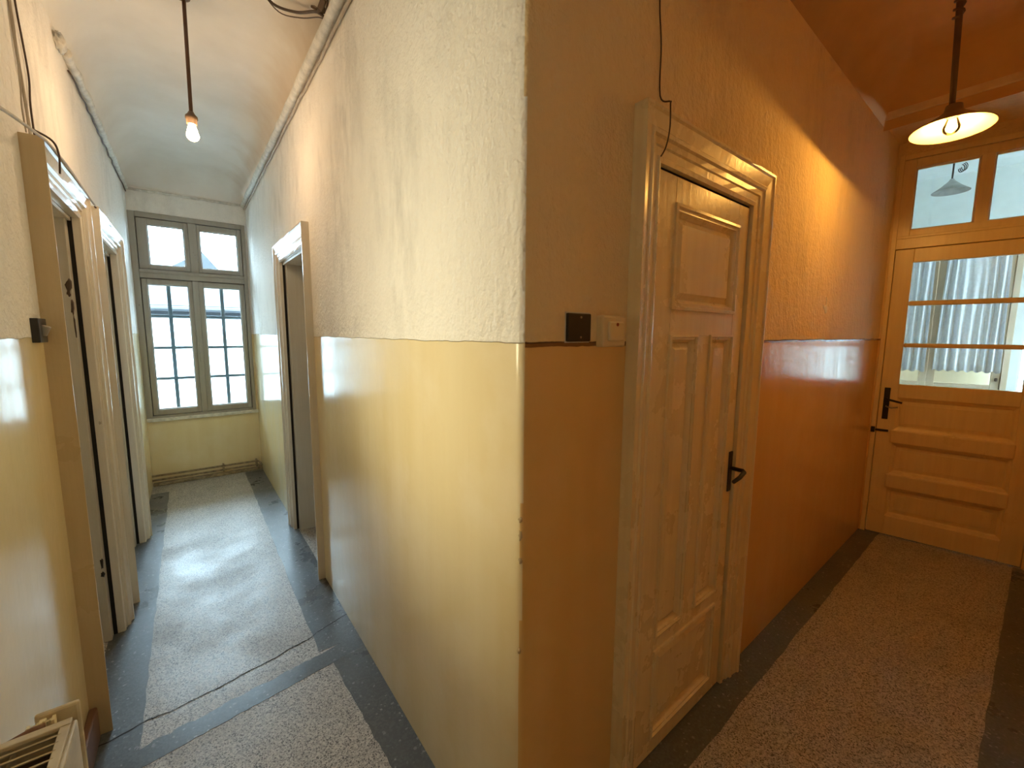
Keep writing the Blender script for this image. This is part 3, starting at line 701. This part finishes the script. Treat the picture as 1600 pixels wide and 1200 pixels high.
# peeling plaster spot on the lamp corridor wall
B = Bld(); c = (2.18, 1.655)
sp = [(-.02, .0), (-.055, .012), (-.03, -.01), (.0, -.035), (.022, -.03), (.028, -.01), (.012, .005), (.004, .05), (-.008, .055), (.0, .012)]
B.poly([(c[0] + a, .0015, c[1] + b_) for a, b_ in sp]); rr = bmesh.ops.extrude_face_region(B.bm, geom=list(B.bm.faces)); bmesh.ops.translate(B.bm, verts=[v for v in rr['geom'] if isinstance(v, bmesh.types.BMVert)], vec=(0, .003, 0))
o = B.free('plaster_flake', M['peel'], FB, c[0], 0, c[1]); tag(o, 'pale patch of peeled plaster on the warm lit wall', 'plaster')

# ------------------------------------------------------------------ lamps
def bulb_mesh(r, length):
    prof = [(.012, 0), (.013, -.010), (.017, -.020)]
    for k in range(1, 10):
        a = -PI * .25 + (PI * .75) * k / 9
        prof.append((max(.0006, r * math.cos(a)), -.020 - (length - .020 - r) - r * math.sin(a)))
    bm = bmesh.new(); add_lathe(bm, prof, n=20); return bm
lb = bpy.data.objects.new('bare_bulb_pendant', None); COL.objects.link(lb); lb.location = (.098, 2.60, CZ); tag(lb, 'bare glowing bulb on a brown rod in the window corridor', 'lamp')
dz = 2.515 - CZ
bm = bmesh.new(); add_tube(bm, [(.006, 0, 0), (.003, 0, dz * .5), (0, 0, dz)], .008, 10); new_obj('rod', bm, M['rod'], lb, True)
bm = bmesh.new(); add_lathe(bm, [(.0005, dz + .012), (.010, dz + .008), (.016, dz - .004), (.024, dz - .012), (.025, dz - .024), (.021, dz - .026), (.021, dz - .048), (.0005, dz - .048)], n=20); new_obj('socket', bm, M['socket'], lb, True)
bm = bmesh.new(); add_lathe(bm, [(.0005, 0), (.035, 0), (.030, -.02), (.010, -.03), (.0005, -.03)], n=20); new_obj('ceiling_rose', bm, M['socket'], lb, True)
bm = bulb_mesh(.025, .078); bmesh.ops.translate(bm, verts=bm.verts, vec=(0, 0, dz - .044)); new_obj('bulb', bm, M['bulbL'], lb, True)

rl = bpy.data.objects.new('shaded_pendant', None); COL.objects.link(rl); rl.location = (2.60, .385, CZ); tag(rl, 'pendant lamp with shallow enamel shade lighting the brown corridor', 'lamp')
RIM = 2.362 - CZ
tilt = Matrix.Rotation(math.radians(3.0), 4, 'Y')
bm = bmesh.new(); add_tube(bm, [(.004, .006, 0), (.0, .004, -.14), (-.002, -.010, RIM + .10)], [.010, .012, .010], 10); new_obj('rod', bm, M['rod'], rl, True)
bm = bmesh.new()
pts = [(.004 + .016 * math.cos(k * .7), .004 + .016 * math.sin(k * .7), -.155 - k * .0035) for k in range(24)]
add_tube(bm, pts, .0045, 6); new_obj('cable_twist', bm, M['rod'], rl, True)
pr = [(.012, .098), (.026, .094), (.030, .070), (.050, .052), (.095, .022), (.132, .0)]
prof = pr + [(r_ - .002, z - .002) for r_, z in pr[::-1]]
def tl(bm):
    bmesh.ops.transform(bm, verts=bm.verts, matrix=Matrix.Translation((0, -.016, RIM)) @ tilt)
bm = bmesh.new(); add_lathe(bm, pr, n=48); tl(bm); s1 = new_obj('lamp_shade', bm, M['shade_out'], rl, True)
bm = bmesh.new(); add_lathe(bm, [(r_ - .002, z - .0025) for r_, z in pr], n=48); tl(bm); o = new_obj('shade_lining', bm, M['enamel'], s1, True); tag(o, 'cream enamel inside of the shade')
bm = bmesh.new(); add_lathe(bm, [(.0005, .098), (.024, .094), (.024, .05), (.018, .046), (.0005, .046)], n=20); tl(bm); new_obj('socket', bm, M['socket'], rl, True)
bm = bulb_mesh(.028, .085); bmesh.ops.translate(bm, verts=bm.verts, vec=(0, 0, .062)); tl(bm); bl = new_obj('bulb', bm, M['bulb_glass'], rl, True)
bm = bmesh.new(); bmesh.ops.create_uvsphere(bm, u_segments=14, v_segments=8, radius=.0085); bmesh.ops.translate(bm, verts=bm.verts, vec=(0, 0, -.004)); tl(bm); new_obj('filament', bm, M['bulbR'], bl, True)

# ------------------------------------------------------------------ room behind the glazed door (frame FG, negative t)
FD = 1.60
wall_far = wall(Frame(FG.o.x - FG.t.x * FD, FG.o.y - FG.t.y * FD, FG.d.x, FG.d.y), 'wall_far', -1.2, 2.6, 0, 3.2, .14, [(-.28, .81, 0, 2.46), (.86, .99, .75, 2.10)], M['room'], back=False, label='pale far wall of the room behind the glazed door')
B = Bld().box(-1.25, -1.15, -FD, -.14, 0, 3.2); o = B.done('wall_room_left', M['room'], frame=FG); o['kind'] = 'structure'; o['label'] = 'left wall of the room behind the glazed door'
o = wall(Frame(*(FG.o + FG.d * 2.35 - FG.t * .0).to_2d(), *(FG.t).to_2d()), 'wall_room_right', -1.8, 0.0, 0, 3.2, .14, [(-1.20, -.60, .95, 2.25)], M['room'], back=False, label='right wall of the room behind the glazed door, with an added unseen opening for daylight')  # opening added out of view to light the curtains from the front
B = Bld().box(-1.3, 2.6, -FD - .2, -.10, 2.98, 3.2); o = B.done('ceiling_room', M['room'], frame=FG); o['kind'] = 'structure'; o['label'] = 'white ceiling of the room behind the glazed door'
B = Bld().box(-.6, 2.4, -.16, -.138, 2.77, 3.0); B.box(-1.2, -.02, -.16, -.138, 0, 3.0); B.box(.85, 2.4, -.16, -.138, 0, 3.0); o = B.done('wall_room_near', M['room'], frame=FG); o['kind'] = 'structure'; o['label'] = 'corridor side wall of the room behind the glazed door'
# double door with curtains
FF = Frame(FG.o.x - FG.t.x * FD, FG.o.y - FG.t.y * FD, FG.d.x, FG.d.y)
r = FF.root('door_6', .27, 0, 0); tag(r, 'beige curtained double door in the room behind the glazed door', kind='structure')
RW = M['roomwood']
def rp(nm, a, b, t0, t1, c, d, parent=None, bev=.003, mat=None): return Bld().box(a, b, t0, t1, c, d, bev).done(nm, mat or RW, r, parent=parent)
rp('jamb', -.28, -.23, -.10, .01, 0, 2.46); rp('jamb', .77, .81, -.10, .01, 0, 2.46); rp('head_frame', -.23, .77, -.10, .01, 2.40, 2.46)
for a, b in ((-.228, .290), (.294, .768)):
    lf_ = rp('leaf', a, b, -.05, -.035, .01, 1.04)
    rp('stile', a, a + .055, -.05, -.004, .01, 2.398, lf_); rp('stile', b - .055, b, -.05, -.004, .01, 2.398, lf_)
    for c, d in ((.01, .12), (.98, 1.06), (2.30, 2.398), (.52, .60)): rp('rail', a + .055, b - .055, -.05, -.004, c, d, lf_)
    for c, d in ((.12, .52), (.60, .98)): panel(r, lf_, a + .055, b - .055, c, d, -.004, RW)
    rp('pane', a + .055, b - .055, -.030, -.026, 1.06, 2.30, lf_, 0, M['glass'])
rp('knob', .735, .752, -.004, .03, 1.10, 1.13, None, .006, M['iron']); rp('knob', .735, .752, -.004, .03, 1.52, 1.55, None, .006, M['iron'])
Bld().box(-.4, .9, -.4, -.30, 0, 2.6).done('backing', RW, r)
def curtain(s0, s1, z0, z1, folds, label, spread):
    b = Bld(); n, m = folds * 10, 12; rows = []
    for j in range(m + 1):
        f = j / m; z = z1 + (z0 - z1) * f; row = []
        for i in range(n + 1):
            u = i / n; ss = s0 + (s1 - s0) * u + (u - .5) * spread * f
            t = .050 + .030 * math.sin(u * folds * 2 * PI + .9 * math.sin(f * 2.2 + u * 6)) * (.6 + .5 * f) * (.7 + .4 * math.sin(u * 9)) + .006 * math.sin(u * 37 + f * 3)
            row.append(b.bm.verts.new((ss, -t, z + (.010 * math.sin(u * folds * 2 * PI) if j == m else 0))))
        rows.append(row)
    for p, q in zip(rows, rows[1:]):
        for i in range(n): b.bm.faces.new((p[i], p[i + 1], q[i + 1], q[i]))
    o = b.free('curtain', M['curtain'], FF, (s0 + s1) / 2, 0, z0, True)
    sm = o.modifiers.new('thickness', 'SOLIDIFY'); sm.thickness = .0015
    return tag(o, label, 'curtain', 'short white curtains behind the glazed door')
curtain(-.20, .262, 1.165, 2.28, 7, 'left short white curtain seen through the glazed door', .02)
curtain(.345, .735, 1.180, 2.28, 7, 'wide gathered white curtain seen through the glazed door', .04)
bm = bmesh.new()
rod = Bld().tube([(-.24, .035, 2.285), (.78, .035, 2.285)], .005, 8).free('curtain_rod', M['steel'], FF, .27, .035, 2.285); tag(rod, 'thin rod carrying the white curtains behind the glazed door', 'curtain rod')
# room window beside the double door; the side wall has only the added opening
r = FF.root('window_2', .925, 0, .75); tag(r, 'bright narrow window beside the curtained double door', kind='structure')
for a, b in ((.86, .88), (.97, .99)): Bld().box(a, b, -.10, -.02, .75, 2.10, .004).done('stile', M['room'], r)
for c, d in ((.75, .78), (2.07, 2.10)): Bld().box(.88, .97, -.10, -.021, c, d, .004).done('rail', M['room'], r)
Bld().box(.88, .97, -.06, -.056, .78, 2.07).done('pane', M['glass'], r)
# tin shade lamp in that room
c = FG.o - FG.t * 1.0 + FG.d * .288
tp = bpy.data.objects.new('tin_pendant', None); COL.objects.link(tp); tp.location = (c.x, c.y, 2.98); tag(tp, 'grey tin cone lamp seen through the transom pane', 'lamp')
bm = bmesh.new(); pr = [(.012, -.185), (.020, -.20), (.065, -.245), (.118, -.285), (.117, -.288), (.063, -.249), (.018, -.206)]; add_lathe(bm, pr, n=36); sh_ = new_obj('lamp_shade', bm, M['tin'], tp, True)
bm = bmesh.new(); add_tube(bm, [(.0, 0, 0), (.002, .0, -.10), (0, 0, -.19)], .006, 8); new_obj('stem', bm, M['iron'], tp, True)
for k in range(3):
    bm = bmesh.new(); q = [(.015 * k * .3, -.03 - .035 * (1 - math.cos(a)) * .5 - k * .008, -.115 - .03 * math.sin(a) + .006 * k) for a in [i * PI * 1.5 / 10 for i in range(11)]]; add_tube(bm, q, .003, 6); new_obj('loose_wire', bm, M['iron'], tp, True)
bm = bmesh.new(); add_lathe(bm, [(.0005, 0), (.03, 0), (.025, -.02), (.0005, -.022)], n=16); new_obj('ceiling_rose', bm, M['room'], tp, True)

for o in list(bpy.data.objects):
    if 'off' in o: del o['off']
